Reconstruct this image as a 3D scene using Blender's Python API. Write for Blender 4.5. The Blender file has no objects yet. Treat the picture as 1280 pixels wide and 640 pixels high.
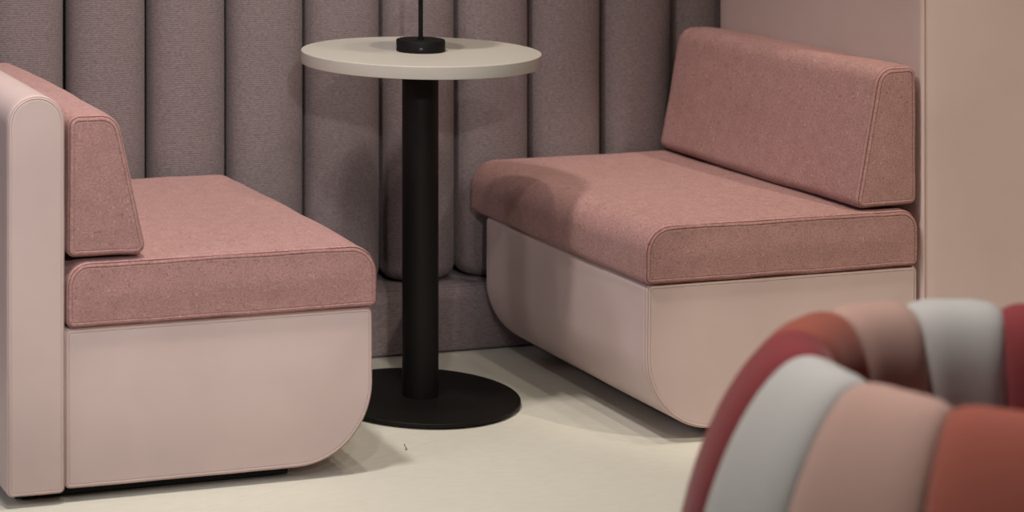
import bpy, bmesh, math, random
from mathutils import Vector, noise
PI = math.pi
C = bpy.context.scene.collection
random.seed(4)

# ---------------------------------------------------------------- helpers
def link(name, me, m, parent=None):
    o = bpy.data.objects.new(name, me); C.objects.link(o)
    if m: me.materials.append(m)
    if parent: o.parent = parent
    return o

def smooth(me, ang=None):
    for p in me.polygons: p.use_smooth = True
    if ang is not None:
        bm = bmesh.new(); bm.from_mesh(me)
        for e in bm.edges:
            if len(e.link_faces) == 2 and e.calc_face_angle(0) > ang: e.smooth = False
        bm.to_mesh(me); bm.free()

def mesh_from(name, vs, fs, m, parent=None, ang=None):
    me = bpy.data.meshes.new(name); me.from_pydata([tuple(v) for v in vs], [], fs)
    bm = bmesh.new(); bm.from_mesh(me); bmesh.ops.recalc_face_normals(bm, faces=bm.faces); bm.to_mesh(me); bm.free()
    smooth(me, ang)
    return link(name, me, m, parent)

def thing(name, label, cat, loc=(0, 0, 0), group=None):
    o = bpy.data.objects.new(name, None); C.objects.link(o)
    o.location = loc; o.empty_display_size = .1
    o['label'] = label; o['category'] = cat
    if group: o['group'] = group
    return o

def round_poly(corners, step=.012):
    """corners: (x, z, r) counter-clockwise.  Returns dense points with outward normals."""
    n = len(corners); segs = []
    for i in range(n):
        P = Vector(corners[i][:2]); A = Vector(corners[i-1][:2]); B = Vector(corners[(i+1) % n][:2]); r = corners[i][2]
        a = (A-P).normalized(); b = (B-P).normalized()
        ang = a.angle(b); d = r/math.tan(ang/2)
        T1 = P+a*d; T2 = P+b*d
        bis = (a+b).normalized(); cen = P+bis*(r/math.sin(ang/2))
        segs.append((T1, T2, cen, r, PI-ang))
    pts = []
    for i in range(n):
        T1, T2, cen, r, sw = segs[i]
        k = max(3, int(r*sw/step*1.5)+3)
        v0 = T1-cen
        cr = v0.x*(T2-cen).y-v0.y*(T2-cen).x
        sg = 1 if cr > 0 else -1
        for j in range(k+1):
            t = sg*sw*j/k
            v = Vector((v0.x*math.cos(t)-v0.y*math.sin(t), v0.x*math.sin(t)+v0.y*math.cos(t)))
            pts.append((cen+v, v.normalized()))
        N1 = segs[(i+1) % n][0]
        L = (N1-T2).length; k = int(L/step)
        nn = pts[-1][1]
        for j in range(1, k):
            pts.append((T2.lerp(N1, j/k), nn.copy()))
    return pts

def loft(name, pts, y0, y1, r, m, parent, bulge_end=.0, bulge_side=.0, wob=.0, ny=26, seed=0, origin=(0, 0, 0)):
    """A profile in XZ drawn out along Y, its two ends rounded over radius r and slightly domed."""
    ox, oy, oz = origin
    cen = sum((p for p, n in pts), Vector((0, 0)))/len(pts)
    rings = [(y0, r+.003, 1), (y0, r+.0012, 1)]      # (y, inset, k)
    K = 7
    for j in range(K+1):
        a = PI/2*j/K
        rings.append((y0+r*(1-math.sin(a)), r*(1-math.cos(a)), 1))
    rings += [(y0+r+.002, 0, 1), (y0+r+.008, 0, 1)]
    mid = [(y0+r+(y1-y0-2*r)*j/ny, 0, 1) for j in range(1, ny)]
    back = [(y0+y1-y, i, k) for y, i, k in reversed(rings)]
    allr = rings+mid+back
    vs, fs = [], []
    for y, ins, k in allr:
        t = min(1, max(0, (y-y0)/(y1-y0))); b = bulge_side*math.sin(PI*t)
        for p, nn in pts:
            q = p-nn*ins+nn*b
            v = Vector((q.x, y, q.y))
            if wob:
                w = noise.noise(v*7+Vector((seed, 0, 0)))*wob+noise.noise(v*22+Vector((seed, 3, 0)))*wob*.35
                v += Vector((nn.x, 0, nn.y))*w
            vs.append(v-Vector((ox, oy, oz)))
    n = len(pts)
    for i in range(len(allr)-1):
        for j in range(n):
            a = i*n+j; b = i*n+(j+1) % n
            fs.append((a, b, b+n, a+n))
    # end faces: a fine triangulated sheet with a gentle dome
    edge = [p-nn*(r+.003) for p, nn in pts]
    xs = [p.x for p in edge]; zs = [p.y for p in edge]; g = .011
    inner = []
    x = min(xs)+g
    while x < max(xs):
        z = min(zs)+g
        while z < max(zs):
            q = Vector((x+.3*g*noise.noise(Vector((x*90, z*90, 1))), z+.3*g*noise.noise(Vector((x*90, z*90, 5)))))
            ins_ = False
            for i in range(n):
                a_, b_ = edge[i], edge[(i+1) % n]
                if (a_.y > q.y) != (b_.y > q.y) and q.x < (b_.x-a_.x)*(q.y-a_.y)/(b_.y-a_.y)+a_.x: ins_ = not ins_
            if ins_ and min((q-e).length for e in edge) > g*.55: inner.append(q)
            z += g
        x += g
    def dome(q):
        acc = sum(1/max((q-e).length, 1e-5)**5 for e in edge)
        d = (acc/6)**(-1/5.); t = min(1, max(0, d-.006)/.085)
        return bulge_end*t*t*(3-2*t)
    dm = [dome(q) for q in inner]
    from mathutils.geometry import delaunay_2d_cdt
    allp = edge+inner
    V, _, T, OV, _, _ = delaunay_2d_cdt(allp, [], [list(range(n))], 1, 1e-6)
    for base, sg in ((0, -1), ((len(allr)-1)*n, 1)):
        off = len(vs); idx = []
        for k, v2 in enumerate(V):
            o_ = OV[k][0] if OV[k] else 0
            if o_ < n: idx.append(base+o_)
            else:
                yy = (y0 if sg < 0 else y1)+sg*dm[o_-n]
                v = Vector((v2.x, yy, v2.y))
                v.y += noise.noise(v*9+Vector((seed, 1, 2)))*wob*.5*min(1, dm[o_-n]/max(bulge_end, 1e-6))
                idx.append(len(vs)); vs.append(v-Vector((ox, oy, oz)))
        for t in T: fs.append(tuple(idx[i] for i in t))
    return mesh_from(name, vs, fs, m, parent)

def tube(name, path, r, m, parent, closed=False, sides=8):
    vs, fs = [], []
    n = len(path)
    for i, p in enumerate(path):
        a = path[(i-1) % n] if (closed or i > 0) else p
        b = path[(i+1) % n] if (closed or i < n-1) else p
        d = (b-a).normalized()
        up = Vector((0, 1, 0)) if abs(d.y) < .9 else Vector((0, 0, 1))
        s = d.cross(up).normalized(); t = s.cross(d)
        for k in range(sides):
            an = 2*PI*k/sides
            vs.append(p+(s*math.cos(an)+t*math.sin(an))*r)
    for i in range(n if closed else n-1):
        for k in range(sides):
            a = i*sides+k; b = i*sides+(k+1) % sides; j = ((i+1) % n)*sides
            fs.append((a, b, j+(k+1) % sides, j+k))
    if not closed:
        fs.append(tuple(range(sides))); fs.append(tuple(range((n-1)*sides, n*sides)))
    return mesh_from(name, vs, fs, m, parent, 1.2)

def seam(pts, y, inset, m, parent, r=.0009, origin=(0, 0, 0)):
    o = Vector(origin); path = []
    for p, nn in pts:
        q = p-nn*inset
        path.append(Vector((q.x, y, q.y))-o)
    return tube('seam', path, r, m, parent, closed=True, sides=6)

def lathe(name, prof, m, parent, seg=96, ang=.6, loc=(0, 0, 0)):
    """prof: (r, z) from the axis at the bottom round to the axis at the top"""
    vs, fs = [], []
    L = Vector(loc)
    for r, z in prof:
        if r < 1e-6: vs.append(Vector((0, 0, z))+L)
        else:
            for k in range(seg):
                a = 2*PI*k/seg; vs.append(Vector((r*math.cos(a), r*math.sin(a), z))+L)
    idx = 0; rows = []
    for r, z in prof:
        if r < 1e-6: rows.append((idx, 1)); idx += 1
        else: rows.append((idx, seg)); idx += seg
    for (a, na), (b, nb) in zip(rows, rows[1:]):
        for k in range(seg):
            k2 = (k+1) % seg
            if na == 1 and nb == 1: continue
            if na == 1: fs.append((a, b+k, b+k2))
            elif nb == 1: fs.append((a+k, a+k2, b))
            else: fs.append((a+k, a+k2, b+k2, b+k))
    return mesh_from(name, vs, fs, m, parent, ang)

def arc(cx, cz, r, a0, a1, n=6):
    return [(cx+r*math.cos(math.radians(a0+(a1-a0)*i/n)), cz+r*math.sin(math.radians(a0+(a1-a0)*i/n))) for i in range(n+1)]

# ---------------------------------------------------------------- materials
def S(c):   # sRGB 0-255 to linear
    f = lambda u: (u/12.92 if u <= .04045 else ((u+.055)/1.055)**2.4)
    return tuple(f(v/255) for v in c)+(1,)

def nodes(name):
    m = bpy.data.materials.new(name); m.use_nodes = True
    nt = m.node_tree; b = nt.nodes['Principled BSDF']
    tc = nt.nodes.new('ShaderNodeTexCoord')
    return m, nt, b, tc

def noise_tex(nt, tc, scale, detail=2, rough=.5, sc=(1, 1, 1)):
    mp = nt.nodes.new('ShaderNodeMapping'); mp.inputs['Scale'].default_value = sc
    nt.links.new(tc.outputs['Object'], mp.inputs['Vector'])
    n = nt.nodes.new('ShaderNodeTexNoise'); n.inputs['Scale'].default_value = scale
    n.inputs['Detail'].default_value = detail; n.inputs['Roughness'].default_value = rough
    nt.links.new(mp.outputs[0], n.inputs['Vector'])
    return n

def ramp(nt, src, stops):
    r = nt.nodes.new('ShaderNodeValToRGB'); e = r.color_ramp.elements
    while len(e) < len(stops): e.new(.5)
    for el, (p, c) in zip(e, stops): el.position = p; el.color = c
    nt.links.new(src, r.inputs[0]); return r

def mix(nt, fac, a, b, mode='MIX'):
    x = nt.nodes.new('ShaderNodeMix'); x.data_type = 'RGBA'; x.blend_type = mode
    if hasattr(fac, 'links') or hasattr(fac, 'is_linked'): nt.links.new(fac, x.inputs[0])
    else: x.inputs[0].default_value = fac
    for v, i in ((a, 6), (b, 7)):
        if isinstance(v, tuple): x.inputs[i].default_value = v
        else: nt.links.new(v, x.inputs[i])
    return x.outputs[2]

def bump(nt, b, h, strength, dist):
    bp = nt.nodes.new('ShaderNodeBump'); bp.inputs['Strength'].default_value = strength
    bp.inputs['Distance'].default_value = dist
    nt.links.new(h, bp.inputs['Height']); nt.links.new(bp.outputs[0], b.inputs['Normal']); return bp

def felt(name, base, dark, light, fleck):
    m, nt, b, tc = nodes(name)
    n0 = noise_tex(nt, tc, 34, 3, .6)
    n1 = noise_tex(nt, tc, 230, 3, .7, (1, 1, 1.5))
    mid = ramp(nt, n0.outputs[0], [(.35, tuple(v*.93 for v in base[:3])+(1,)), (.65, tuple(v*1.07 for v in base[:3])+(1,))]).outputs[0]
    f1 = ramp(nt, n1.outputs[0], [(.34, (.75, .75, .75, 1)), (.5, (0, 0, 0, 1))]).outputs[0]
    col = mix(nt, f1, mid, dark)
    f1b = ramp(nt, n1.outputs[0], [(.52, (0, 0, 0, 1)), (.70, (.8, .8, .8, 1))]).outputs[0]
    col = mix(nt, f1b, col, light)
    n2 = noise_tex(nt, tc, 120, 1.5, .5, (1, 1, 1.4))
    f2 = ramp(nt, n2.outputs[0], [(.63, (0, 0, 0, 1)), (.71, (.55, .55, .55, 1))]).outputs[0]
    col = mix(nt, f2, col, tuple(v*.80 for v in dark[:3])+(1,))
    n3 = noise_tex(nt, tc, 135, 1, .5, (1.4, 1.2, 1))
    f3 = ramp(nt, n3.outputs[0], [(.68, (0, 0, 0, 1)), (.75, (.4, .4, .4, 1))]).outputs[0]
    col = mix(nt, f3, col, fleck)
    nt.links.new(col, b.inputs['Base Color'])
    b.inputs['Roughness'].default_value = .92; b.inputs['Specular IOR Level'].default_value = .15
    b.inputs['Sheen Weight'].default_value = .10; b.inputs['Sheen Roughness'].default_value = .5
    bump(nt, b, n1.outputs[0], .4, .0015)
    return m

def leather(name, base, rough=.42):
    m, nt, b, tc = nodes(name)
    n = noise_tex(nt, tc, 3.5, 3, .6)
    d = tuple(v*.95 for v in base[:3])+(1,); l = tuple(min(1, v*1.04) for v in base[:3])+(1,)
    col = ramp(nt, n.outputs[0], [(.35, d), (.65, l)]).outputs[0]
    nt.links.new(col, b.inputs['Base Color'])
    b.inputs['Roughness'].default_value = rough; b.inputs['Specular IOR Level'].default_value = .32
    v = nt.nodes.new('ShaderNodeTexVoronoi'); v.inputs['Scale'].default_value = 900
    nt.links.new(tc.outputs['Object'], v.inputs['Vector'])
    bump(nt, b, v.outputs['Distance'], .08, .0004)
    return m

def weave(name, base, dark, light):
    m, nt, b, tc = nodes(name)
    w = nt.nodes.new('ShaderNodeTexWave'); w.wave_type = 'BANDS'; w.bands_direction = 'Z'
    w.inputs['Scale'].default_value = 66; w.inputs['Distortion'].default_value = 2.6; w.inputs['Detail'].default_value = 2
    w.inputs['Detail Scale'].default_value = 6
    nt.links.new(tc.outputs['Object'], w.inputs['Vector'])
    n = noise_tex(nt, tc, 240, 2, .6, (.55, .55, 1.6))
    add = nt.nodes.new('ShaderNodeMath'); add.operation = 'MULTIPLY_ADD'; add.inputs[1].default_value = .35
    nt.links.new(w.outputs[1], add.inputs[0]); nt.links.new(n.outputs[0], add.inputs[2])
    col = ramp(nt, add.outputs[0], [(.38, dark), (.62, base), (.95, light)]).outputs[0]
    nt.links.new(col, b.inputs['Base Color'])
    b.inputs['Roughness'].default_value = .95; b.inputs['Specular IOR Level'].default_value = .1
    b.inputs['Sheen Weight'].default_value = .08
    bump(nt, b, add.outputs[0], .45, .0012)
    return m

def plain(name, base, rough=.5, spec=.5, var=.0, scale=60, bmp=0, sheen=0):
    m, nt, b, tc = nodes(name)
    n = noise_tex(nt, tc, scale, 3, .6)
    d = tuple(v*(1-var) for v in base[:3])+(1,); l = tuple(min(1, v*(1+var)) for v in base[:3])+(1,)
    nt.links.new(ramp(nt, n.outputs[0], [(.3, d), (.7, l)]).outputs[0], b.inputs['Base Color'])
    b.inputs['Roughness'].default_value = rough; b.inputs['Specular IOR Level'].default_value = spec
    b.inputs['Sheen Weight'].default_value = sheen
    if bmp: bump(nt, b, n.outputs[0], .3, bmp)
    return m

M = {}
M['felt'] = felt('speckled_pink_felt', (0.395, 0.225, 0.217, 1), (0.296, 0.148, 0.143, 1), (0.493, 0.301, 0.293, 1), (0.651, 0.497, 0.475, 1))
M['felt_seam'] = plain('pink_seam_thread', S((128, 70, 66)), .9, .1, .05)
M['leather'] = leather('pale_pink_leatherette', (0.616, 0.486, 0.477, 1))
M['leather_seam'] = plain('beige_seam_thread', S((176, 140, 126)), .7, .2, .05)
M['weave'] = weave('mauve_taupe_weave', (0.195, 0.155, 0.164, 1), (0.142, 0.110, 0.118, 1), (0.271, 0.221, 0.231, 1))
M['dark'] = plain('dark_backing_cloth', S((36, 31, 30)), .9, .1, .1)
M['black'] = plain('black_powder_coat', S((17, 15, 14)), .55, .22, .06, 400, .0001)
M['white'] = plain('off_white_laminate', (0.479, 0.451, 0.414, 1), .38, .4, .01, 8)
M['plastic'] = plain('black_plastic', S((13, 12, 12)), .6, .2, .05)
for nm, c in (('burgundy', (0.265, 0.052, 0.062, 1)), ('grey', (0.546, 0.557, 0.572, 1)), ('pink', (0.520, 0.350, 0.315, 1)), ('brick', (0.352, 0.107, 0.083, 1))):
    M[nm] = plain('chair_wool_'+nm, c, .9, .12, .05, 300, .0006, .15)

# floor: pale cream speckled sheet with faint diagonal joints
m, nt, b, tc = nodes('cream_floor_sheet'); M['floor'] = m
n1 = noise_tex(nt, tc, 26, 4, .65, (1, 3.2, 1))
c1 = ramp(nt, n1.outputs[0], [(.3, (0.647, 0.639, 0.567, 1)), (.7, (0.706, 0.702, 0.633, 1))]).outputs[0]
n2 = noise_tex(nt, tc, 2.2, 2, .5)
c1 = mix(nt, ramp(nt, n2.outputs[0], [(.35, (0, 0, 0, 1)), (.7, (.35, .35, .35, 1))]).outputs[0], c1, (0.615, 0.606, 0.544, 1))
mp = nt.nodes.new('ShaderNodeMapping'); mp.inputs['Rotation'].default_value = (0, 0, math.radians(-25)); mp.inputs['Location'].default_value = (.23, .1, 0)
nt.links.new(tc.outputs['Object'], mp.inputs['Vector'])
br = nt.nodes.new('ShaderNodeTexBrick'); br.inputs['Scale'].default_value = 1; br.inputs['Mortar Size'].default_value = .0012
br.inputs['Brick Width'].default_value = 1.9; br.inputs['Row Height'].default_value = .95
br.inputs['Color1'].default_value = br.inputs['Color2'].default_value = (0, 0, 0, 1); br.inputs['Mortar'].default_value = (.4, .4, .4, 1)
nt.links.new(mp.outputs[0], br.inputs['Vector'])
c1 = mix(nt, br.outputs[0], c1, (0.539, 0.525, 0.478, 1))
nt.links.new(c1, b.inputs['Base Color'])
b.inputs['Roughness'].default_value = .48; b.inputs['Specular IOR Level'].default_value = .35
bump(nt, b, n1.outputs[0], .05, .0006)

# ---------------------------------------------------------------- setting
def slab(name, x0, x1, y0, y1, z0, z1, m, parent=None):
    vs = [(x, y, z) for z in (z0, z1) for y in (y0, y1) for x in (x0, x1)]
    fs = [(0, 2, 3, 1), (4, 5, 7, 6), (0, 1, 5, 4), (2, 6, 7, 3), (0, 4, 6, 2), (1, 3, 7, 5)]
    me = bpy.data.meshes.new(name); me.from_pydata(vs, [], fs)
    return link(name, me, m, parent)
fl = slab('floor', -4, 8, -3, 5.2, -.08, 0, M['floor']); fl['kind'] = 'structure'
M['wall'] = plain('grey_plaster', S((150, 140, 136)), .9, .1, .03, 5)
wl = slab('wall_back', -4, 8, 4.9, 5.0, 0, 2.9, M['wall']); wl['kind'] = 'structure'

# ---------------------------------------------------------------- channelled back panel
bp = thing('upholstered_back_panel', 'mauve taupe fabric back panel of tall vertical rolls above a padded plinth', 'wall panel', (2.0, 4.70, 0))
O = Vector((2.0, 4.70, 0))
PX0, PITCH, HW = 1.276, .190, .0893
pl_pts = None
# plinth: profile in YZ, drawn along X
def plinth():
    pts = round_poly([(4.484, .004, .006), (4.80, .004, .006), (4.80, .150, .01), (4.484, .150, .028)], .01)
    vs, fs = [], []; n = len(pts); NX = 60
    for i in range(NX+1):
        x = .6+(3.5-.6)*i/NX
        for p, nn in pts:
            w = noise.noise(Vector((x*5, p.x*9, p.y*9)))*.0015
            vs.append(Vector((x, p.x+nn.x*w, p.y+nn.y*w))-O)
    for i in range(NX):
        for j in range(n): fs.append((i*n+j, i*n+(j+1) % n, (i+1)*n+(j+1) % n, (i+1)*n+j))
    fs.append(tuple(range(n))); fs.append(tuple(range(NX*n, NX*n+n)))
    return mesh_from('plinth', vs, fs, M['weave'], bp, 1.2)
plinth()
slab('backing', .6-2.0, 3.5-2.0, 4.66-4.70, 4.72-4.70, .15, 1.75, M['dark'], bp)
def roll(i):
    xc = PX0+PITCH*(i+.5); z0, z1 = .155, 1.76
    vs, fs = [], []; K = 40
    zs = [z0+.03*(1-math.cos(a*PI/2/6)) for a in range(6)]
    insets = [.03*(1-math.sin(a*PI/2/6)) for a in range(6)]
    zs = [z0+.034*(1-math.cos(PI/2*a/6)) for a in range(7)]; insets = [.034*(1-math.sin(PI/2*a/6)) for a in range(7)]
    N = 30
    rows = list(zip(zs, insets))+[(z0+.034+(z1-z0-.068)*j/N, 0) for j in range(1, N)]+[(z0+z1-z, s) for z, s in reversed(list(zip(zs, insets)))]
    for z, ins in rows:
        for k in range(K):
            a = 2*PI*k/K; ca, sa = math.cos(a), math.sin(a)
            e = .88
            hx = (HW-ins)*math.copysign(abs(ca)**e, ca); hy = (.068-ins)*math.copysign(abs(sa)**e, sa)
            w = 1+noise.noise(Vector((xc*3, z*3, a)))*.012
            vs.append(Vector((xc+hx*w, 4.592+hy*w, z))-O)
    for i2 in range(len(rows)-1):
        for k in range(K): fs.append((i2*K+k, i2*K+(k+1) % K, (i2+1)*K+(k+1) % K, (i2+1)*K+k))
    fs.append(tuple(range(K))); fs.append(tuple(range((len(rows)-1)*K, len(rows)*K)))
    return mesh_from('roll', vs, fs, M['weave'], bp, 1.3)
for i in range(-3, 11): roll(i)

# ---------------------------------------------------------------- booth seats
def mir(c, f):      # mirror a corner list, keep orientation counter-clockwise
    q = [(f(x), z, r) for x, z, r in c]
    return q[::-1] if f(1) < f(0) else q

YF = 3.740
def booth(label, xf, sgn, width, zb_top, z_back, bw_bot, bw_top, low_back):
    """xf: x of the seat front; sgn +1 when the seat runs towards +x from its front"""
    xb = xf+sgn*width
    t = thing('booth_seat', label, 'booth seat', (xf+sgn*width/2, 4.1, 0), None)
    o = (xf+sgn*width/2, 4.1, 0)
    f = lambda u: xf+sgn*u
    def P(c): return round_poly(mir(c, f))
    # base with a large rounded lower front corner
    bp_ = P([(0.004, zb_top, .008), (0.002, .022, .158), (width, .022, .006), (width, zb_top, .008)][::-1] if False else
            [(0.002, .024, .152), (width, .024, .0115), (width, zb_top, .0115), (0.004, zb_top, .0125)])
    part = loft('base', bp_, YF+.004, 4.440, .008, M['leather'], t, .003, .0015, .0008, seed=sgn*3, origin=o)
    seam(bp_, YF+.0056, .0028, M['leather_seam'], part, .0005, o)
    # seat cushion
    sp = P([(-.004, zb_top+.001, .014), (width-.002, zb_top+.001, .014), (width-.002, .438, .042), (-.004, .438, .057)])
    part = loft('seat_cushion', sp, YF-.004, 4.500, .010, M['felt'], t, .006, .003, .0022, seed=sgn*7, origin=o)
    seam(sp, YF-.0018, .0034, M['felt_seam'], part, .0006, o)
    # backrest cushion
    zb = .445
    bk = P([(width-bw_bot, zb, .018), (width-.004, zb+.002, .015), (width-.006, z_back, .020), (width-bw_top, z_back, .040)])
    part = loft('backrest_cushion', bk, YF+.000, 4.492, .011, M['felt'], t, .005, .004, .0025, seed=sgn*11, origin=o)
    seam(bk, YF+.0026, .0036, M['felt_seam'], part, .0006, o)
    if low_back:
        w = .109
        ap = P([(width+.001, .020, .0105), (width+w, .020, .0105), (width+w, .746, .0535), (width+.001, .746, .0535)])
        part = loft('back_panel', ap, YF-.002, 4.476, .007, M['leather'], t, .003, .001, .0006, seed=5, origin=o)
        seam(ap, YF-.0006, .0026, M['leather_seam'], part, .0006, o)
    us = [.22, width-.08] if not low_back else [.22, width+.03]
    for u in us:
        for y in (YF+.10, 4.36):
            lathe('foot', [(0, 0), (.022, 0), (.024, .003), (.024, .026), (0, .026)], M['plastic'], t, 24, loc=(f(u)-o[0], y-o[1], 0))
    ue = width+.085 if low_back else width-.03
    slab('plinth_shade_board', min(f(.165), f(ue))-o[0], max(f(.165), f(ue))-o[0], YF+.035-o[1], 4.40-o[1], .006, .027, M['plastic'], t)  # recessed plinth board, extended forward in black to stand in for under-bench shade
    return t
booth('pale pink booth seat with speckled rose cushions and low rounded back, left of table', 1.653, -1, .611, .317, .706, .157, .099, True)
booth('pale pink booth seat with speckled rose cushions against the tall partition, right of the table', 2.231, 1, .629, .320, .730, .150, .094, False)

# tall partition to the right
pt = thing('partition', 'tall pale pink leatherette partition behind the right booth seat, running off the right edge', 'partition', (3.3, 4.1, 0))
pp = round_poly([(2.866, 3.738, .012), (3.80, 3.738, .012), (3.80, 4.478, .008), (2.866, 4.478, .008)], .03)
def partition():
    vs, fs = [], []; n = len(pp); rows = [(.022, .006), (.024, .002), (.028, 0)]+[(.028+1.6*j/24, 0) for j in range(1, 25)]+[(1.634, .003), (1.637, .008)]
    for z, ins in rows:
        for p, nn in pp: vs.append(Vector((p.x-nn.x*ins-3.3, p.y-nn.y*ins-4.1, z)))
    for i in range(len(rows)-1):
        for j in range(n): fs.append((i*n+j, i*n+(j+1) % n, (i+1)*n+(j+1) % n, (i+1)*n+j))
    fs.append(tuple(range(n))); fs.append(tuple(range((len(rows)-1)*n, len(rows)*n)))
    return mesh_from('cover', vs, fs, M['leather'], pt, 1.2)
cover = partition()
tube('seam', [Vector((2.8735-3.3, 3.7378-4.1, .03)), Vector((2.8735-3.3, 3.7378-4.1, 1.63))], .0008, M['leather_seam'], cover, sides=6)
slab('plinth_shade_board', 2.90-3.3, 3.76-3.3, 3.78-4.1, 4.48-4.1, 0, .024, M['plastic'], pt)

# ---------------------------------------------------------------- round table
TX, TY = 1.941, 4.160
tb = thing('cafe_table', 'round off-white cafe table on a black column and black disc base', 'table', (TX, TY, 0))
lathe('tabletop', [(0, .7155), (.2500, .7155), (.2516, .7165), (.2520, .7185), (.2520, .7408), (.2514, .7420), (.2500, .7425), (0, .7425)], M['white'], tb, 160, .3)
lathe('column', [(0, .012), (.0382, .012), (.0382, .706), (0, .706)], M['black'], tb, 64, .6)
lathe('mounting_plate', [(0, .706), (.11, .706), (.11, .7155), (0, .7155)], M['black'], tb, 64, .6)
lathe('base_disc', [(0, .0035), (.2060, .0035), (.2090, .0050), (.2090, .0113), (.2082, .0122), (0, .0122)], M['black'], tb, 160, .5)
for a in range(4):
    lathe('glide', [(0, 0), (.012, 0), (.012, .0045), (0, .0045)], M['plastic'], tb, 20, loc=(.16*math.cos(a*PI/2+.9), .16*math.sin(a*PI/2+.9), 0))

LX, LY, LZ = 1.940, 4.156, .7425
lp = thing('table_lamp', 'small black table lamp with a thin stem and round drum foot on the off-white table', 'lamp', (LX, LY, LZ))
lamp_base = lathe('base', [(0, 0), (.0500, 0), (.0512, .001), (.0514, .003), (.0514, .0225), (.0505, .0245), (.0485, .0252), (0, .0252)], M['plastic'], lp, 96, .5)
lathe('stem', [(0, .0252), (.0075, .0252), (.0075, .0275), (.0048, .0285), (.0048, .30), (0, .30)], M['plastic'], lp, 32, .6)
lathe('lamp_shade', [(.0048, .292)]+[(.090*math.sin(math.radians(a))+.0, .245+.055*math.cos(math.radians(a))) for a in (8, 20, 35, 50, 65, 78, 90)]+[(.088, .243)]+[(.087*math.sin(math.radians(a)), .243+.052*math.cos(math.radians(a))) for a in (90, 78, 65, 50, 35, 20, 8)]+[(.0048, .292)], M['plastic'], lp, 64, .6)
# touch switch on the drum, facing the room
me_sw = lathe('switch', [(0, 0), (.0042, 0), (.0045, .0006), (.0036, .0012), (0, .0012)], plain('dark_grey_plastic', S((52, 50, 50)), .4, .4), lamp_base, 24)
me_sw.scale = (1, .6, 1)
dsw = Vector((-math.sin(.42), -math.cos(.42), 0))
me_sw.location = dsw*.0510+Vector((0, 0, .0095)); me_sw.rotation_euler = (PI/2, 0, -.42)

# ---------------------------------------------------------------- striped tub chair
CHX, CHY, CRZ, CR = 0, 0, .68, .245
def pix(x, y, z, f=2667.475, cx=94.7242, cy=-274.7278, th=.2765, H=1.317):
    r = (x-cx)/f; u = -(y-cy)/f; c, s = math.cos(th), math.sin(th); t = (z-H)/u
    return ((r*c+s)*t, (-r*s+c)*t)
CHX, CHY = pix(1285, 445, CRZ)
ch = thing('tub_chair', 'out-of-focus round tub chair upholstered in burgundy, grey, pink and brick vertical stripes, near right corner', 'chair', (CHX, CHY, 0))
prof = [(CR-.048, .12), (CR-.050, .30), (CR-.053, .45), (CR-.052, .58), (CR-.046, .635), (CR-.030, .668), (CR-.004, CRZ), (CR+.022, .672),
        (CR+.052, .640), (CR+.082, .588), (CR+.108, .520), (CR+.127, .440), (CR+.137, .35), (CR+.138, .25), (CR+.130, .16), (CR+.112, .105), (CR+.06, .085), (CR, .085)]
def catmull(P, k=4):
    out = []; n = len(P)
    for i in range(n):
        p0, p1, p2, p3 = (Vector(P[(i+j) % n]) for j in (-1, 0, 1, 2))
        for j in range(k):
            t = j/k
            out.append(.5*((2*p1)+(-p0+p2)*t+(2*p0-5*p1+4*p2-p3)*t*t+(-p0+3*p1-3*p2+p3)*t**3))
    return out
PR = catmull(prof, 3)
PN = []
for i in range(len(PR)):
    d = (PR[(i+1) % len(PR)]-PR[i-1]).normalized(); PN.append(Vector((-d.y, d.x)))
SP = math.radians(26); PH = math.radians(161)    # stripe width and where the first boundary sits
SEQ = ['burgundy', 'grey', 'pink', 'brick']
def stripe(i, mname):
    a0 = PH+SP*i; n = len(PR); K = 14; vs, fs = [], []
    for k in range(K+1):
        t = k/K; a = a0+SP*t; e = 1-abs(2*t-1)**5
        b = -.007+.010*e
        for p, nn in zip(PR, PN):
            r = p.x+nn.x*b; z = p.y+nn.y*b
            vs.append(Vector((r*math.cos(a), r*math.sin(a), z)))
    for k in range(K):
        for j in range(n): fs.append((k*n+j, k*n+(j+1) % n, (k+1)*n+(j+1) % n, (k+1)*n+j))
    fs.append(tuple(range(n))); fs.append(tuple(range(K*n, K*n+n)))
    o = mesh_from('stripe_panel', vs, fs, M[mname], ch, 1.2); o['label'] = mname+' wool stripe'
    return o
for i in range(-5, 6):
    stripe(i, SEQ[(i+1) % 4])
lathe('seat', [(0, .30), (CR-.07, .30), (CR-.048, .32), (CR-.045, .38), (CR-.06, .405), (CR-.10, .415), (0, .42)], M['burgundy'], ch, 64, .9)
lathe('base', [(0, 0), (.24, 0), (.245, .005), (.245, .088), (0, .088)], M['black'], ch, 64, .6)

# tiny scrap on the floor
bmv = []
sc_path = [Vector((0, 0, .001)), Vector((.003, .001, .0015)), Vector((.004, .006, .003)), Vector((.003, .010, .005)), Vector((.0035, .014, .007))]
sc = tube('floor_crumb', sc_path, .0011, plain('dry_brown_scrap', S((120, 96, 70)), .8, .2), None)
sx, sy = pix(507, 563, 0); sc.location = (sx, sy, .0006)
sc['label'] = 'tiny brown crumb with a thread lying on the floor before the table base'; sc['category'] = 'debris'

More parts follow.
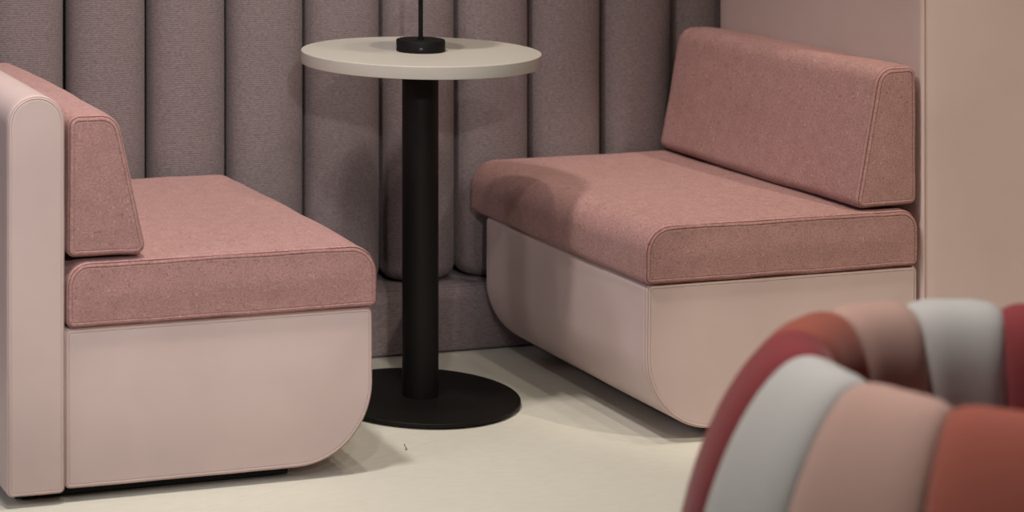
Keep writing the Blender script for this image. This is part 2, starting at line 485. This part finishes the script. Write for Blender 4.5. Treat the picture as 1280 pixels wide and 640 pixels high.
# ---------------------------------------------------------------- light
def spot(x, y, z, tx, ty, tz, power, col, size=60, rad=.035, blend=.6, name='spot_light'):
    L = bpy.data.lights.new(name, 'SPOT'); L.energy = power; L.color = col; L.spot_size = math.radians(size); L.spot_blend = blend; L.shadow_soft_size = rad
    o = bpy.data.objects.new(name, L); C.objects.link(o); o.location = (x, y, z)
    o.rotation_euler = (Vector((tx, ty, tz))-Vector((x, y, z))).to_track_quat('-Z', 'Y').to_euler()
    return o
LIGHTS = [
 ((2.22, 3.62, 2.8), (2.2, 3.9, 0), 75, .03),
 ((2.52, 3.29, 2.8), (2.3, 3.9, 0), 75, .03),
 ((1.04, 3.39, 2.8), (1.6, 3.9, 0), 75, .10),
 ((1.72, 3.55, 2.8), (1.7, 3.9, 0), 75, .03),
 ((0.5, 1.6, 2.9), (1.3, 4.2, .4), 44, .05),
 ((1.5, 2.7, 2.9), (1.5, 3.3, .0), 90, .05),
 ((0.9, .6, 2.9), (1.25, 3.8, .25), 26, .12),
 ((0.6, -0.6, 2.9), (1.5, 4.0, .3), 40, .06),
 ((2.9, -0.4, 2.9), (2.4, 4.0, .3), 40, .06),
 ((-2.0, 2.4, 2.7), (1.3, 3.9, .1), 27, .28),
 ((0.3, -0.6, 2.3), (1.45, 4.4, .6), 20, .06),  # added fill for the back panel, set frontal so its shadows stay hidden
 ((3.7, .8, 2.9), (2.85, 3.74, .35), 20, .06),
 ((1.02, 2.36, 2.9), (1.60, 1.95, .5), 38, .08),
 ((-3.0, 2.9, 1.75), (1.7, 3.80, .10), 21, .25),
]
INT = [(26, 22, 18), (28, 24, 19), (128, 117, 108), (48, 43, 35), (58, 56, 52), (0, 0, 0), (75, 72, 66), (0, 0, 0), (0, 0, 0), (62, 58, 62), (262, 250, 230), (304, 264, 208), (206, 185, 164), (80, 75, 82)]
WORLD = (.024, .021, .019)
ONLY = None
for i, (P_, T_, sz, rad) in enumerate(LIGHTS):
    e = INT[i] if ONLY is None else ((100, 100, 100) if ONLY == i else (0, 0, 0))
    if max(e) < .05: continue
    m_ = max(e); spot(*P_, *T_, m_, tuple(v/m_ for v in e), sz, rad)
if ONLY is not None: WORLD = (.3, .3, .3) if ONLY == 99 else (0, 0, 0)
w = bpy.data.worlds.new('room_light'); bpy.context.scene.world = w; w.use_nodes = True
w.node_tree.nodes['Background'].inputs[0].default_value = (*WORLD, 1)
w.node_tree.nodes['Background'].inputs[1].default_value = 1

# ---------------------------------------------------------------- camera
cam = bpy.data.cameras.new('camera'); co = bpy.data.objects.new('camera', cam); C.objects.link(co)
co.location = (0, 0, 1.317); co.rotation_euler = (PI/2, 0, -.2765)
cam.sensor_width = 36; cam.sensor_fit = 'HORIZONTAL'; cam.lens = 2667.475/1280*36
cam.shift_x = (640-94.7242)/1280; cam.shift_y = -(320+274.7278)/1280
cam.clip_start = .05
cam.dof.use_dof = True; cam.dof.focus_distance = 4.25; cam.dof.aperture_fstop = 3.6
sc_ = bpy.context.scene; sc_.camera = co
sc_.view_settings.view_transform = 'Standard'; sc_.view_settings.look = 'None'; sc_.view_settings.gamma = 1
sc_.view_settings.use_curve_mapping = False; sc_.view_settings.exposure = 0
